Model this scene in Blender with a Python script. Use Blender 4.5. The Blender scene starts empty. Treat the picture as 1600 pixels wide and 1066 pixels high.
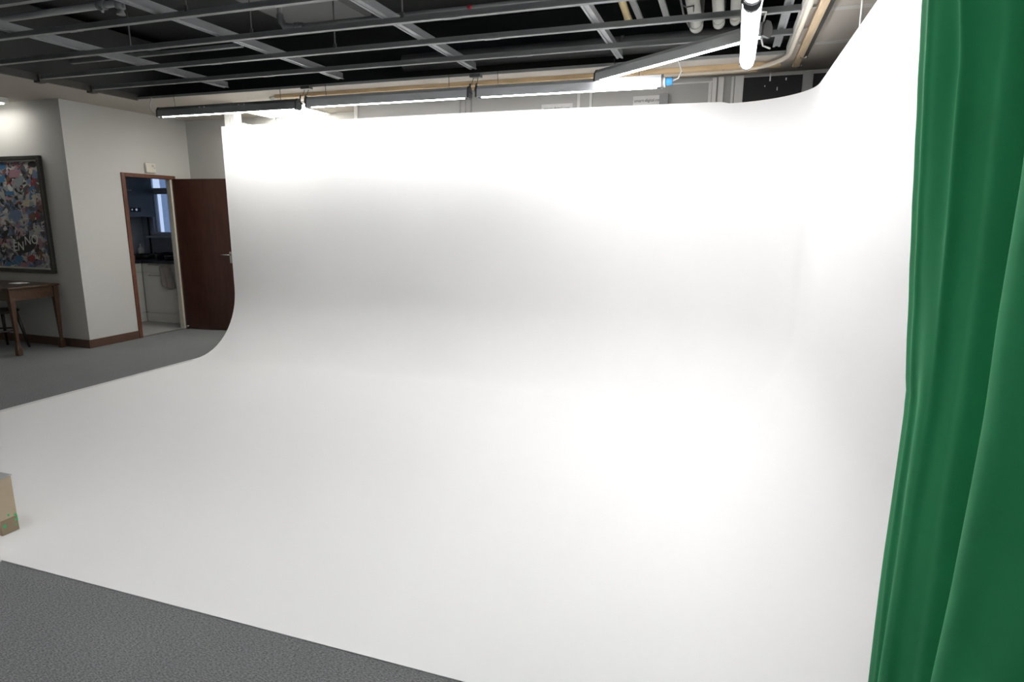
import bpy, bmesh, math, random
from mathutils import Vector, Matrix
random.seed(7)
S = bpy.context.scene
C = S.collection
PI = math.pi

# ------------------------------------------------------------------ materials
def nodes(name):
    m = bpy.data.materials.new(name); m.use_nodes = True
    nt = m.node_tree; b = nt.nodes['Principled BSDF']
    return m, nt, b

def mat(name, col, rough=.6, metal=0, var=.06, scale=12, bump=0, bscale=60, spec=None, emit=0, ecol=None, alpha=None, trans=0):
    m, nt, b = nodes(name)
    n = nt.nodes.new('ShaderNodeTexNoise'); n.inputs['Scale'].default_value = scale; n.inputs['Detail'].default_value = 5
    tc = nt.nodes.new('ShaderNodeTexCoord'); nt.links.new(tc.outputs['Object'], n.inputs['Vector'])
    r = nt.nodes.new('ShaderNodeMix'); r.data_type = 'RGBA'
    a = tuple(max(0, c*(1-var)) for c in col); c2 = tuple(min(1, c*(1+var)) for c in col)
    r.inputs[6].default_value = (*a, 1); r.inputs[7].default_value = (*c2, 1)
    nt.links.new(n.outputs['Fac'], r.inputs[0]); nt.links.new(r.outputs[2], b.inputs['Base Color'])
    b.inputs['Roughness'].default_value = rough; b.inputs['Metallic'].default_value = metal
    if spec is not None: b.inputs['Specular IOR Level'].default_value = spec
    if trans: b.inputs['Transmission Weight'].default_value = trans
    if bump:
        n2 = nt.nodes.new('ShaderNodeTexNoise'); n2.inputs['Scale'].default_value = bscale; n2.inputs['Detail'].default_value = 3
        nt.links.new(tc.outputs['Object'], n2.inputs['Vector'])
        bp = nt.nodes.new('ShaderNodeBump'); bp.inputs['Strength'].default_value = bump; bp.inputs['Distance'].default_value = .01
        nt.links.new(n2.outputs['Fac'], bp.inputs['Height']); nt.links.new(bp.outputs[0], b.inputs['Normal'])
    if emit:
        b.inputs['Emission Color'].default_value = (*(ecol or col), 1); b.inputs['Emission Strength'].default_value = emit
    return m

def wood(name, c1, c2, rough=.4, scale=3, stretch=(1, 1, 12)):
    m, nt, b = nodes(name)
    tc = nt.nodes.new('ShaderNodeTexCoord'); mp = nt.nodes.new('ShaderNodeMapping')
    mp.inputs['Scale'].default_value = stretch
    n = nt.nodes.new('ShaderNodeTexNoise'); n.inputs['Scale'].default_value = scale; n.inputs['Detail'].default_value = 8; n.inputs['Distortion'].default_value = 1.2
    cr = nt.nodes.new('ShaderNodeValToRGB')
    cr.color_ramp.elements[0].position = .3; cr.color_ramp.elements[0].color = (*c1, 1)
    cr.color_ramp.elements[1].position = .72; cr.color_ramp.elements[1].color = (*c2, 1)
    nt.links.new(tc.outputs['Object'], mp.inputs[0]); nt.links.new(mp.outputs[0], n.inputs['Vector'])
    nt.links.new(n.outputs['Fac'], cr.inputs[0]); nt.links.new(cr.outputs[0], b.inputs['Base Color'])
    b.inputs['Roughness'].default_value = rough
    return m

def carpet_mat():
    m, nt, b = nodes('carpet')
    tc = nt.nodes.new('ShaderNodeTexCoord')
    mp = nt.nodes.new('ShaderNodeMapping'); mp.inputs['Scale'].default_value = (1, 2.6, 1)
    n = nt.nodes.new('ShaderNodeTexNoise'); n.inputs['Scale'].default_value = 95; n.inputs['Detail'].default_value = 8; n.inputs['Roughness'].default_value = .7
    n3 = nt.nodes.new('ShaderNodeTexNoise'); n3.inputs['Scale'].default_value = 2.2; n3.inputs['Detail'].default_value = 3
    nt.links.new(tc.outputs['Object'], mp.inputs[0]); nt.links.new(mp.outputs[0], n.inputs['Vector']); nt.links.new(tc.outputs['Object'], n3.inputs['Vector'])
    cr = nt.nodes.new('ShaderNodeValToRGB')
    cr.color_ramp.elements[0].position = .36; cr.color_ramp.elements[0].color = (.075, .079, .080, 1)
    cr.color_ramp.elements[1].position = .64; cr.color_ramp.elements[1].color = (.33, .338, .342, 1)
    nt.links.new(n.outputs['Fac'], cr.inputs[0])
    mx = nt.nodes.new('ShaderNodeMix'); mx.data_type = 'RGBA'; mx.blend_type = 'MULTIPLY'; mx.inputs[0].default_value = 1
    cr2 = nt.nodes.new('ShaderNodeValToRGB')
    cr2.color_ramp.elements[0].color = (.85, .85, .85, 1); cr2.color_ramp.elements[1].color = (1, 1, 1, 1)
    nt.links.new(n3.outputs['Fac'], cr2.inputs[0]); nt.links.new(cr.outputs[0], mx.inputs[6]); nt.links.new(cr2.outputs[0], mx.inputs[7])
    nt.links.new(mx.outputs[2], b.inputs['Base Color'])
    bp = nt.nodes.new('ShaderNodeBump'); bp.inputs['Strength'].default_value = .6; bp.inputs['Distance'].default_value = .006
    nt.links.new(n.outputs['Fac'], bp.inputs['Height']); nt.links.new(bp.outputs[0], b.inputs['Normal'])
    b.inputs['Roughness'].default_value = 1; b.inputs['Specular IOR Level'].default_value = .1
    return m

def curtain_mat():
    m, nt, b = nodes('curtain_cloth')
    tc = nt.nodes.new('ShaderNodeTexCoord')
    mp = nt.nodes.new('ShaderNodeMapping'); mp.inputs['Scale'].default_value = (900, 900, 900)
    w = nt.nodes.new('ShaderNodeTexNoise'); w.inputs['Scale'].default_value = 1
    nt.links.new(tc.outputs['Object'], mp.inputs[0]); nt.links.new(mp.outputs[0], w.inputs['Vector'])
    n = nt.nodes.new('ShaderNodeTexNoise'); n.inputs['Scale'].default_value = 3
    nt.links.new(tc.outputs['Object'], n.inputs['Vector'])
    r = nt.nodes.new('ShaderNodeMix'); r.data_type = 'RGBA'
    r.inputs[6].default_value = (.012, .225, .080, 1); r.inputs[7].default_value = (.017, .290, .104, 1)
    nt.links.new(n.outputs['Fac'], r.inputs[0]); nt.links.new(r.outputs[2], b.inputs['Base Color'])
    bp = nt.nodes.new('ShaderNodeBump'); bp.inputs['Strength'].default_value = .15; bp.inputs['Distance'].default_value = .001
    nt.links.new(w.outputs['Fac'], bp.inputs['Height']); nt.links.new(bp.outputs[0], b.inputs['Normal'])
    b.inputs['Roughness'].default_value = .75; b.inputs['Sheen Weight'].default_value = .10
    b.inputs['Sheen Tint'].default_value = (.35, .8, .5, 1); b.inputs['Specular IOR Level'].default_value = .25
    return m

T_FAR, T_RIGHT, T_DIM, T_PANEL, T_FRONT, T_ROOM = 21, 17, 27, 6.5, 21, 2.6
M = dict(
    tube_front=mat('lit_front_tube', (1, 1, 1), .4, emit=T_FRONT, ecol=(1, .985, .985)),
    carpet=carpet_mat(), curtain=curtain_mat(),
    cyc=mat('white_cove_paint', (.86, .86, .855), .75, var=.012, scale=1.4, spec=.2),
    cyc_edge=mat('scuffed_white_tape', (.66, .66, .66), .6, var=.12, scale=9),
    wall=mat('painted_wall', (.50, .495, .475), .8, var=.02, scale=3, bump=.05),
    ceil=mat('ceiling_board', (.47, .43, .38), .85, var=.05, scale=2),
    void=mat('void_paint', (.031, .034, .032), .9, var=.25, scale=1.5),
    beam=mat('void_beam_paint', (.17, .17, .17), .9, var=.15, scale=2),
    rail=mat('galvanised_rail', (.25, .26, .26), .5, .3, var=.12, scale=8),
    channel=mat('channel_steel', (.32, .33, .34), .45, .4, var=.15, scale=6),
    darktrim=mat('dark_trim', (.06, .057, .05), .7),
    paletrim=mat('pale_trim', (.55, .54, .50), .6),
    pipe=mat('grey_pipe_paint', (.30, .31, .30), .5, var=.1),
    flue=mat('old_white_pipe', (.50, .50, .46), .5, var=.14, scale=14),
    yellow=mat('aged_yellow_pipe', (.52, .42, .22), .55, var=.15, scale=10),
    red=mat('red_band', (.5, .04, .06), .6),
    pine=wood('pine_batten', (.50, .36, .20), (.66, .50, .31), .6, 2, (1.5, 14, 14)),
    pine_y=wood('pine_plank', (.50, .38, .24), (.66, .52, .35), .6, 2, (14, 1.5, 14)),
    track=mat('curtain_track_plastic', (.62, .56, .47), .45),
    reflector_dark=mat('dull_lamp_reflector', (.30, .31, .32), .4, .35, var=.1, scale=5),
    reflector=mat('lamp_reflector', (.68, .70, .72), .38, .2, var=.12, scale=5),
    reflector_in=mat('lamp_reflector_inner', (.86, .87, .88), .3, .3, var=.02),
    cap=mat('lamp_end_cap', (.10, .105, .11), .4, .2),
    capblue=mat('blue_socket', (.05, .30, .62), .45),
    cord=mat('white_cord', (.72, .72, .70), .5),
    wire=mat('thin_dark_wire', (.12, .12, .12), .5, .5),
    tube=mat('lit_tube', (1, 1, 1), .4, emit=T_FAR, ecol=(1, .985, .985)),
    tube_dim=mat('dim_tube', (1, 1, 1), .4, emit=T_DIM, ecol=(1, .985, .95)),
    tube_white=mat('lit_diffuser', (1, 1, 1), .4, emit=T_RIGHT, ecol=(1, .985, .985)),
    room_panel=mat('lit_room_panel', (1, 1, 1), .5, emit=T_ROOM, ecol=(1, .98, .95)),
    panel=mat('lit_panel', (1, 1, 1), .5, emit=T_PANEL, ecol=(1, .97, .9)),
    white=mat('white_plastic', (.78, .78, .76), .4),
    post=mat('white_post_paint', (.82, .81, .78), .7, var=.04),
    grey=mat('grey_panel_paint', (.40, .40, .39), .6, var=.05),
    black=mat('black_board', (.013, .014, .015), .6),
    brown=wood('door_mahogany', (.044, .015, .010), (.068, .024, .015), .32, 2.5, (9, 9, 1)),
    frame_brown=wood('frame_wood', (.095, .034, .020), (.14, .052, .030), .4, 3, (5, 5, 1)),
    base_brown=mat('skirting_brown', (.085, .045, .030), .5, var=.15),
    cream=mat('cream_gloss', (.60, .57, .50), .4),
    table=wood('table_oak', (.045, .021, .010), (.075, .036, .016), .4, 4, (1.5, 7, 7)),
    table_top=wood('table_top_leather', (.022, .016, .013), (.032, .023, .018), .4, 4, (6, 1, 1)),
    iron=mat('black_chair_wood', (.014, .012, .010), .4),
    frame_dark=mat('picture_frame_wood', (.030, .030, .024), .4, var=.2),
    mount=mat('picture_mount', (.62, .62, .58), .7),
    paper=mat('paper', (.74, .74, .73), .6),
    chrome=mat('brushed_steel', (.62, .61, .58), .25, .9),
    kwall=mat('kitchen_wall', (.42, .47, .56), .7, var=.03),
    kunit=mat('kitchen_unit_white', (.72, .71, .68), .45, var=.02),
    kboiler=mat('dark_wall_unit', (.10, .125, .14), .4, var=.05),
    ktop=mat('dark_worktop', (.022, .026, .040), .3, var=.2),
    kpot=mat('dark_pan', (.018, .019, .022), .3, .3),
    kfloor=mat('kitchen_vinyl', (.36, .36, .35), .5, var=.08, scale=10),
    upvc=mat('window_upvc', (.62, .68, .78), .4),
    towel=mat('tea_towel', (.40, .36, .34), .9, var=.08),
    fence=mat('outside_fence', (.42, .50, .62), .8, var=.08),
    glass=mat('window_glass', (.95, .97, 1), .02, trans=1, var=0),
    card=mat('cardboard', (.42, .345, .245), .8, var=.08, scale=9),
    card_dark=mat('cardboard_stained', (.24, .19, .12), .8, var=.2, scale=20),
    green=mat('green_paint_splash', (.05, .38, .14), .6),
    ink=mat('black_ink', (.03, .03, .03), .6),
    foam=mat('grey_foam', (.33, .34, .34), .8, var=.1, scale=30),
)

# ------------------------------------------------------------------ mesh helpers
def box(bm, x0, x1, y0, y1, z0, z1, mi=0, mtx=None):
    r = bmesh.ops.create_cube(bm, size=1)
    m = Matrix.Translation(((x0+x1)/2, (y0+y1)/2, (z0+z1)/2)) @ Matrix.Diagonal((x1-x0, y1-y0, z1-z0, 1))
    if mtx is not None: m = mtx @ m
    bmesh.ops.transform(bm, matrix=m, verts=r['verts'])
    for f in {f for v in r['verts'] for f in v.link_faces}: f.material_index = mi
    return r['verts']

def tube(bm, pts, r, n=10, cap=True, mi=0):
    pts = [Vector(p) for p in pts]; rings = []
    rs = r if isinstance(r, (list, tuple)) else [r]*len(pts)
    prev = None
    for i, p in enumerate(pts):
        t = (pts[min(i+1, len(pts)-1)] - pts[max(i-1, 0)]).normalized()
        if prev is None:
            a = Vector((0, 0, 1)) if abs(t.z) < .9 else Vector((1, 0, 0))
            u = t.cross(a).normalized()
        else:
            u = (prev - t*prev.dot(t)).normalized()
        v = t.cross(u); prev = u
        rings.append([bm.verts.new(p + (u*math.cos(2*PI*k/n) + v*math.sin(2*PI*k/n))*rs[i]) for k in range(n)])
    for a, b in zip(rings, rings[1:]):
        for k in range(n):
            f = bm.faces.new((a[k], a[(k+1) % n], b[(k+1) % n], b[k])); f.smooth = True; f.material_index = mi
    if cap:
        bm.faces.new(rings[0][::-1]).material_index = mi; bm.faces.new(rings[-1]).material_index = mi

def lathe(bm, cx, cy, prof, n=20, mi=0):
    rings = [[bm.verts.new((cx + r*math.cos(2*PI*k/n), cy + r*math.sin(2*PI*k/n), z)) for k in range(n)] for r, z in prof]
    for a, b in zip(rings, rings[1:]):
        for k in range(n):
            f = bm.faces.new((a[k], a[(k+1) % n], b[(k+1) % n], b[k])); f.smooth = True; f.material_index = mi
    bm.faces.new(rings[0][::-1]).material_index = mi; bm.faces.new(rings[-1]).material_index = mi

def extrude_profile(bm, prof, p0, p1, up=Vector((0, 0, 1)), thick=None, mi=0, closed=True):
    """sweep a 2-D profile (s, t) along p0 -> p1; s is sideways, t is upwards"""
    p0 = Vector(p0); p1 = Vector(p1); L = (p1-p0).normalized(); s = L.cross(up).normalized(); u = s.cross(L)
    A = [bm.verts.new(p0 + s*a + u*b) for a, b in prof]; B = [bm.verts.new(p1 + s*a + u*b) for a, b in prof]
    n = len(prof)
    for k in range(n if closed else n-1):
        bm.faces.new((A[k], A[(k+1) % n], B[(k+1) % n], B[k])).material_index = mi
    if closed:
        bm.faces.new(A[::-1]).material_index = mi; bm.faces.new(B).material_index = mi

def obj(name, bm, m, parent=None, bevel=0, smooth=False, loc=None):
    bmesh.ops.recalc_face_normals(bm, faces=bm.faces)
    me = bpy.data.meshes.new(name); bm.to_mesh(me); bm.free()
    for x in (m if isinstance(m, (list, tuple)) else [m]): me.materials.append(M[x] if isinstance(x, str) else x)
    o = bpy.data.objects.new(name, me); C.objects.link(o)
    if parent is not None:
        o.parent = parent
        o.location = -parent.location                      # meshes are written in world metres
    if bevel:
        b = o.modifiers.new('bevel', 'BEVEL'); b.width = bevel; b.segments = 2; b.limit_method = 'ANGLE'
    if smooth:
        for p in me.polygons: p.use_smooth = True
    return o

def NB(): return bmesh.new()
def objs(name, bm, m, parent=None, bevel=0):
    """like obj(), but every separate piece of the mesh becomes a part of its own"""
    bm.verts.index_update(); seen = set(); out = []
    for v0 in bm.verts:
        if v0 in seen: continue
        st = [v0]; isl = []
        seen.add(v0)
        while st:
            v = st.pop(); isl.append(v)
            for e in v.link_edges:
                w = e.other_vert(v)
                if w not in seen: seen.add(w); st.append(w)
        nb = bmesh.new(); mp = {v: nb.verts.new(v.co) for v in isl}
        for f in {f for v in isl for f in v.link_faces}:
            g = nb.faces.new([mp[v] for v in f.verts]); g.smooth = f.smooth; g.material_index = f.material_index
        out.append(obj(name, nb, m, parent, bevel))
    bm.free()
    return out
def bx(*a, **k):
    bm = NB(); box(bm, *a, **k); return bm

def thing(name, label, cat, loc=(0, 0, 0), group=None):
    o = bpy.data.objects.new(name, None); C.objects.link(o); o.location = loc
    o['label'] = label; o['category'] = cat; o.empty_display_size = .05
    if group: o['group'] = group
    return o
def tag(o, label, cat, group=None, kind=None):
    o['label'] = label; o['category'] = cat
    if group: o['group'] = group
    if kind: o['kind'] = kind
    return o
def struct(name, bm, m, label, cat, bevel=0):
    o = obj(name, bm, m, None, bevel); o['kind'] = 'structure'; o['label'] = label; o['category'] = cat
    return o

def text_mesh(name, txt, size, m, parent, mtx, shear=0, ext=.0004):
    cu = bpy.data.curves.new(name, 'FONT'); cu.body = txt; cu.size = size; cu.shear = shear; cu.extrude = ext
    cu.align_x = 'CENTER'; cu.align_y = 'CENTER'
    t = bpy.data.objects.new(name, cu); C.objects.link(t)
    bpy.context.view_layer.update()
    dg = bpy.context.evaluated_depsgraph_get()
    me = bpy.data.meshes.new_from_object(t.evaluated_get(dg))
    bpy.data.objects.remove(t)
    me.transform(mtx); me.materials.clear(); me.materials.append(M[m])
    o = bpy.data.objects.new(name, me); C.objects.link(o)
    if parent is not None: o.parent = parent; o.location = -parent.location
    return o

# ------------------------------------------------------------------ the room
CZ = 2.81           # suspended ceiling
VZ = 3.42           # slab above the opening
OX0, OX1, OY0, OY1 = -6.25, .36, .1, 5.50     # the opening in the suspended ceiling
WX = -7.05          # wall with the doorway
RX0, RX1, RY0, RY1 = -10.6, 1.5, -3.2, 6.92

struct('floor', bx(RX0, RX1, RY0, RY1, -.1, 0), 'carpet', 'grey mottled carpet floor', 'floor')
bm = NB()
for a in ((RX0, OX0, RY0, RY1), (OX1, RX1, RY0, RY1), (OX0, OX1, RY0, OY0), (OX0, OX1, OY1, RY1)):
    box(bm, a[0], a[1], a[2], a[3], CZ, CZ+.02)
struct('ceiling', bm, 'ceil', 'low beige board ceiling around the dark opening', 'ceiling')
bm = NB()
box(bm, RX0, RX1, RY0, RY1, VZ, VZ+.1)
box(bm, OX0-.55, OX0-.45, RY0, RY1, CZ+.021, VZ); box(bm, OX1+.5, OX1+.6, RY0, RY1, CZ+.021, VZ)
box(bm, OX0-.44, OX1+.49, OY1+.45, OY1+.55, CZ+.021, VZ)
# the side flap of dark board on the left and the deep downstand at the far edge
extrude_profile(bm, [(0, 0), (.02, 0), (.42, .5), (.40, .5)], (OX0-.02, RY0+3.4, CZ+.03), (OX0-.02, OY1+.4, CZ+.03))
struct('ceiling_upper', bm, 'void', 'dark painted slab above the open ceiling grid', 'ceiling')
# lighter concrete downstands inside the void, running away from the camera
bm = NB()
box(bm, -3.95, -3.15, .2, 5.3, VZ-.12, VZ)
box(bm, -2.55, -1.15, .2, 4.5, VZ-.06, VZ)
box(bm, -5.9, .6, 3.05, 3.3, VZ-.16, VZ-.12)
struct('trim_1', bm, 'beam', 'grey concrete downstands under the dark slab', 'beam')
# edge trims of the opening
bm = NB()
box(bm, OX0-.012, OX0+.018, OY0, OY1, CZ-.012, CZ+.05)
for y in (3.93, 4.45, 4.97): box(bm, OX0-.03, OX0+.05, y-.03, y+.03, CZ-.03, CZ+.04)
struct('trim_2', bm, 'darktrim', 'dark edge trim along the left side of the ceiling opening', 'trim')
bm = NB()
box(bm, OX0+.02, OX1-.02, OY1-.02, OY1+.005, CZ-.006, CZ+.018)
struct('trim_3', bm, 'pipe', 'grey edge angle along the far side of the ceiling opening', 'trim')
struct('trim_4', bx(OX1-.015, OX1+.01, OY0, OY1, CZ-.015, CZ+.05), 'paletrim', 'pale edge angle along the right side of the ceiling opening', 'trim')

# walls
struct('wall_left', bx(RX0, WX-.061, 5.20, 5.30, 0, CZ), 'wall', 'off-white wall behind the framed collage and the table', 'wall')
bm = NB()
DY0, DY1, DZ = 5.90, 6.60, 2.02
box(bm, WX-.06, WX, 5.20, DY0, 0, CZ); box(bm, WX-.06, WX, DY1, RY1, 0, CZ); box(bm, WX-.06, WX, DY0, DY1, DZ, CZ)
struct('wall_doorway', bm, 'wall', 'off-white wall with the kitchen doorway', 'wall')
struct('wall_back', bx(WX-.06, -3.88, RY1, RY1+.1, 0, CZ), 'wall', 'grey-white far wall behind the open brown door', 'wall')
bm = NB(); box(bm, -3.88, RX1, 6.15, 6.25, 0, CZ); box(bm, -3.88, -3.78, 6.251, RY1+.1, 0, CZ)
struct('wall_partition', bm, 'wall', 'grey-white partition behind the top of the cove', 'wall')
struct('wall_right', bx(RX1, RX1+.1, RY0, RY1+.1, 0, CZ), 'wall', 'right room wall behind the cove', 'wall')
struct('wall_rear', bx(RX0, RX1, RY0-.1, RY0, 0, CZ), 'wall', 'rear room wall behind the camera', 'wall')
struct('wall_far_left', bx(RX0-.1, RX0, RY0, 5.3, 0, CZ), 'wall', 'far left room wall', 'wall')
struct('baseboard_left', bx(RX0, WX+.013, 5.182, 5.2, 0, .10), 'base_brown', 'dark brown skirting under the collage wall', 'baseboard', .003)
struct('baseboard_doorway', bx(WX, WX+.015, 5.1995, DY0-.06, 0, .10), 'base_brown', 'brown skirting between wall corner and doorway', 'baseboard', .003)

# partition details above the cove
bm = NB()
box(bm, -3.895, -3.855, 6.12, 6.15, 0, CZ)
struct('trim_5', bm, 'post', 'white corner strip at the left end of the partition', 'trim')
bm = NB()
for x, w in ((-2.665, .012), (-2.60, .006), (-2.545, .014)): box(bm, x, x+w, 6.135, 6.15, 2.0, CZ)
struct('trim_6', bm, 'grey', 'grey conduit strips on the partition behind the middle lamp', 'trim')
bm = NB()
for x in (-1.42, -1.30): box(bm, x-.012, x+.012, 6.13, 6.15, 2.0, CZ-.01)
struct('trim_7', bm, 'post', 'pair of pale ribs on the partition', 'trim')
bm = NB()
box(bm, -.56, -.20, 6.140, 6.15, 2.755, 2.768); box(bm, -.232, -.205, 6.13, 6.15, 2.0, 2.755)
box(bm, -.20, -.165, 6.12, 6.15, 2.0, 2.79); box(bm, -.15, -.105, 6.10, 6.15, 2.0, 2.79)
box(bm, -.04, -.02, 6.12, 6.15, 2.0, 2.79); box(bm, -.01, .06, 6.11, 6.15, 2.0, 2.79)
struct('trim_8', bm, 'post', 'pale panel frame and ribs left of the black boarding', 'trim')
bm = NB(); box(bm, .062, .535, 6.13, 6.149, 1.8, 2.775); box(bm, .615, RX1, 6.13, 6.149, 1.8, 2.775)
struct('window_1', bm, 'black', 'blacked-out window at the right end of the partition', 'window')
struct('trim_9', bx(.535, .615, 6.10, 6.149, 1.8, 2.79), 'grey', 'grey upright between the two black window panels', 'trim')
for x, z, w, h, l in ((.27, 2.735, .012, .07, 'tallest torn white paper scrap, at the top edge of the black window'), (.40, 2.735, .010, .02, 'small white paper scrap at the upper right of the black window'),
                      (.235, 2.69, .006, .012, 'tiniest white paper scrap, left on the black window'), (.335, 2.655, .008, .028, 'lowest white paper scrap on the black window')):
    tag(obj('paper_scrap', bx(x, x+w, 6.1285, 6.1305, z, z+h), 'paper'), l, 'paper', 'paper scraps on the black window')

def label_strip(x0, x1, z0, z1, label):
    t = thing('paper_sign', label, 'sign', ((x0+x1)/2, 6.145, z0))
    obj('sheet', bx(x0, x1, 6.140, 6.149, z0, z1), 'paper', t)
    m = Matrix.Translation(((x0+x1)/2, 6.1385, z1-.042)) @ Matrix.Rotation(PI/2, 4, 'X')
    text_mesh('lettering', 'smart-digital.com', .037, 'ink', t, m)
label_strip(-1.79, -1.48, 2.50, 2.642, 'white sheet lettered with a web address, lower left one above the cove edge')
label_strip(-.90, -.62, 2.53, 2.672, 'white sheet lettered with a web address, beside the grey foam block')
tag(obj('foam_block', bx(-.655, -.575, 6.09, 6.149, 2.55, 2.675), 'foam', bevel=.006), 'small grey foam block fixed on the partition by the lettered sheet', 'block')

# pair of dark rods behind the first lamp
for k, x in enumerate((-5.56, -5.46)):
    bm = NB(); tube(bm, [(x, 6.89, 2.2), (x, 6.89, CZ)], .012)
    tag(obj('conduit', bm, 'pipe'), ('left', 'right')[k] + ' grey conduit of the pair on the far wall above the cove', 'pipe', 'conduits on the far wall')

# ------------------------------------------------------------------ doorway, door, switch
d = bpy.data.objects.new('door_1', None); C.objects.link(d); d.location = (WX, DY1, 0)
d['kind'] = 'structure'; d['label'] = 'open dark brown door and brown frame of the kitchen doorway'; d['category'] = 'door'
bm = NB(); w = .048
box(bm, WX-.07, WX+.018, DY0-w, DY0, 0, DZ+w); box(bm, WX-.0, WX+.018, DY1, DY1+w, 0, DZ+w); box(bm, WX-.07, WX+.018, DY0+.0005, DY1-.0005, DZ, DZ+w)
obj('door_frame', bm, 'frame_brown', d, .003)
obj('door_jamb', bx(WX-.07, WX-.002, DY1-.028, DY1-.001, 0, DZ-.001), 'cream', d)['label'] = 'cream painted inner jamb'
ang = math.radians(7)
T = Matrix.Translation((WX+.025, DY1-.005, 0)) @ Matrix.Rotation(ang, 4, 'Z')
bm = NB(); box(bm, 0, .84, 0, .04, .012, 2.03, mtx=T)
leaf = obj('door_leaf', bm, 'brown', d, .003)
bm = NB()
box(bm, .765, .80, -.006, 0, .93, 1.08, mtx=T)
tube(bm, [T @ Vector(p) for p in ((.782, -.006, 1.04), (.782, -.05, 1.04), (.775, -.058, 1.04), (.68, -.058, 1.043))], .009)
h = obj('door_handle', bm, 'chrome', leaf); h.location = (0, 0, 0)
h['label'] = 'chrome lever handle'
bm = NB()
tube(bm, [T @ Vector(p) for p in ((.04, -.05, .045), (.04, 0, .045))], .014)
h = obj('door_stop', bm, 'chrome', leaf); h.location = (0, 0, 0)

t = thing('alarm_box', 'small cream alarm box on the wall above the doorway', 'alarm', (WX, 6.27, 2.08))
obj('box_body', bx(WX, WX+.035, 6.20, 6.345, 2.085, 2.21), 'cream', t, .012)
bm = NB(); box(bm, WX+.0352, WX+.038, 6.285, 6.31, 2.16, 2.185); box(bm, WX+.0352, WX+.038, 6.315, 6.33, 2.14, 2.155)
objs('indicator', bm, 'grey', t)

# ------------------------------------------------------------------ the kitchen
KX0, KX1, KY0, KY1 = -8.70, WX-.06, 5.31, 7.50
struct('floor_kitchen', bx(KX0, KX1, KY0, KY1, -.1, .002), 'kfloor', 'grey vinyl floor of the kitchen', 'floor')
bm = NB(); box(bm, KX1, WX-.0, DY0, DY1, -.0, .006)
struct('threshold', bm, 'chrome', 'thin metal threshold in the doorway', 'trim')
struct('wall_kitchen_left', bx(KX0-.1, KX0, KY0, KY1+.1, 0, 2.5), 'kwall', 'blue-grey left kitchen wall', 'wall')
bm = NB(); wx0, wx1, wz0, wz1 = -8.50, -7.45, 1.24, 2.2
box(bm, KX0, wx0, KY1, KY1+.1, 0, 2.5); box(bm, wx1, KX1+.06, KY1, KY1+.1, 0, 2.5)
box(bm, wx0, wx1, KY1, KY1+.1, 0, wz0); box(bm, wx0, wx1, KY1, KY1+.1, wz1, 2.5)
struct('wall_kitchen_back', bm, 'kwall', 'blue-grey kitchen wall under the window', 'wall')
bm = NB(); box(bm, KX1-.0, WX-.001, RY1+.1, KY1+.1, 0, 2.5)
struct('wall_kitchen_right', bm, 'kwall', 'kitchen side wall', 'wall')
struct('ceiling_kitchen', bx(KX0-.1, KX1, KY0, KY1+.1, 2.5, 2.55), 'wall', 'white kitchen ceiling', 'ceiling')
wnd = bpy.data.objects.new('window_2', None); C.objects.link(wnd); wnd.location = (wx0, KY1, wz0)
wnd['kind'] = 'structure'; wnd['label'] = 'white framed kitchen window with blue daylight'; wnd['category'] = 'window'
bm = NB(); f = .055
box(bm, wx0, wx1, KY1-.02, KY1+.05, wz0, wz0+f); box(bm, wx0, wx1, KY1-.02, KY1+.05, wz1-f, wz1)
box(bm, wx0, wx0+f, KY1-.02, KY1+.05, wz0+f, wz1-f); box(bm, wx1-f, wx1, KY1-.02, KY1+.05, wz0+f, wz1-f)
box(bm, wx0+f, wx1-f, KY1-.02, KY1+.05, 1.87, 1.96)
box(bm, -8.10, -8.03, KY1-.015, KY1+.045, 1.96, wz1-f)
box(bm, -8.40, -8.36, KY1-.03, KY1+.04, wz0+f, 1.87)
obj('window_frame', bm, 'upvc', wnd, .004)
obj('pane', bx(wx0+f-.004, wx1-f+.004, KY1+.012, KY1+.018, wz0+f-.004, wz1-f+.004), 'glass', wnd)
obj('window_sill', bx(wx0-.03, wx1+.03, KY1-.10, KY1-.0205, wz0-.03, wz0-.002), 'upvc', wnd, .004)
bm = NB()
for k in range(22):
    box(bm, -9.9+k*.15, -9.9+k*.15+.135, 9.0, 9.03, -.2, 2.9)
box(bm, -9.95, -6.6, 9.04, 9.09, .3, .4); box(bm, -9.95, -6.6, 9.04, 9.09, 2.1, 2.2)
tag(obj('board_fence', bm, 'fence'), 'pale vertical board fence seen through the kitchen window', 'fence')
struct('ground_outside', bx(-10.6, -5.5, 7.6, 9.8, -.3, -.2), 'kfloor', 'grey paving outside the kitchen window', 'ground')

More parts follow.
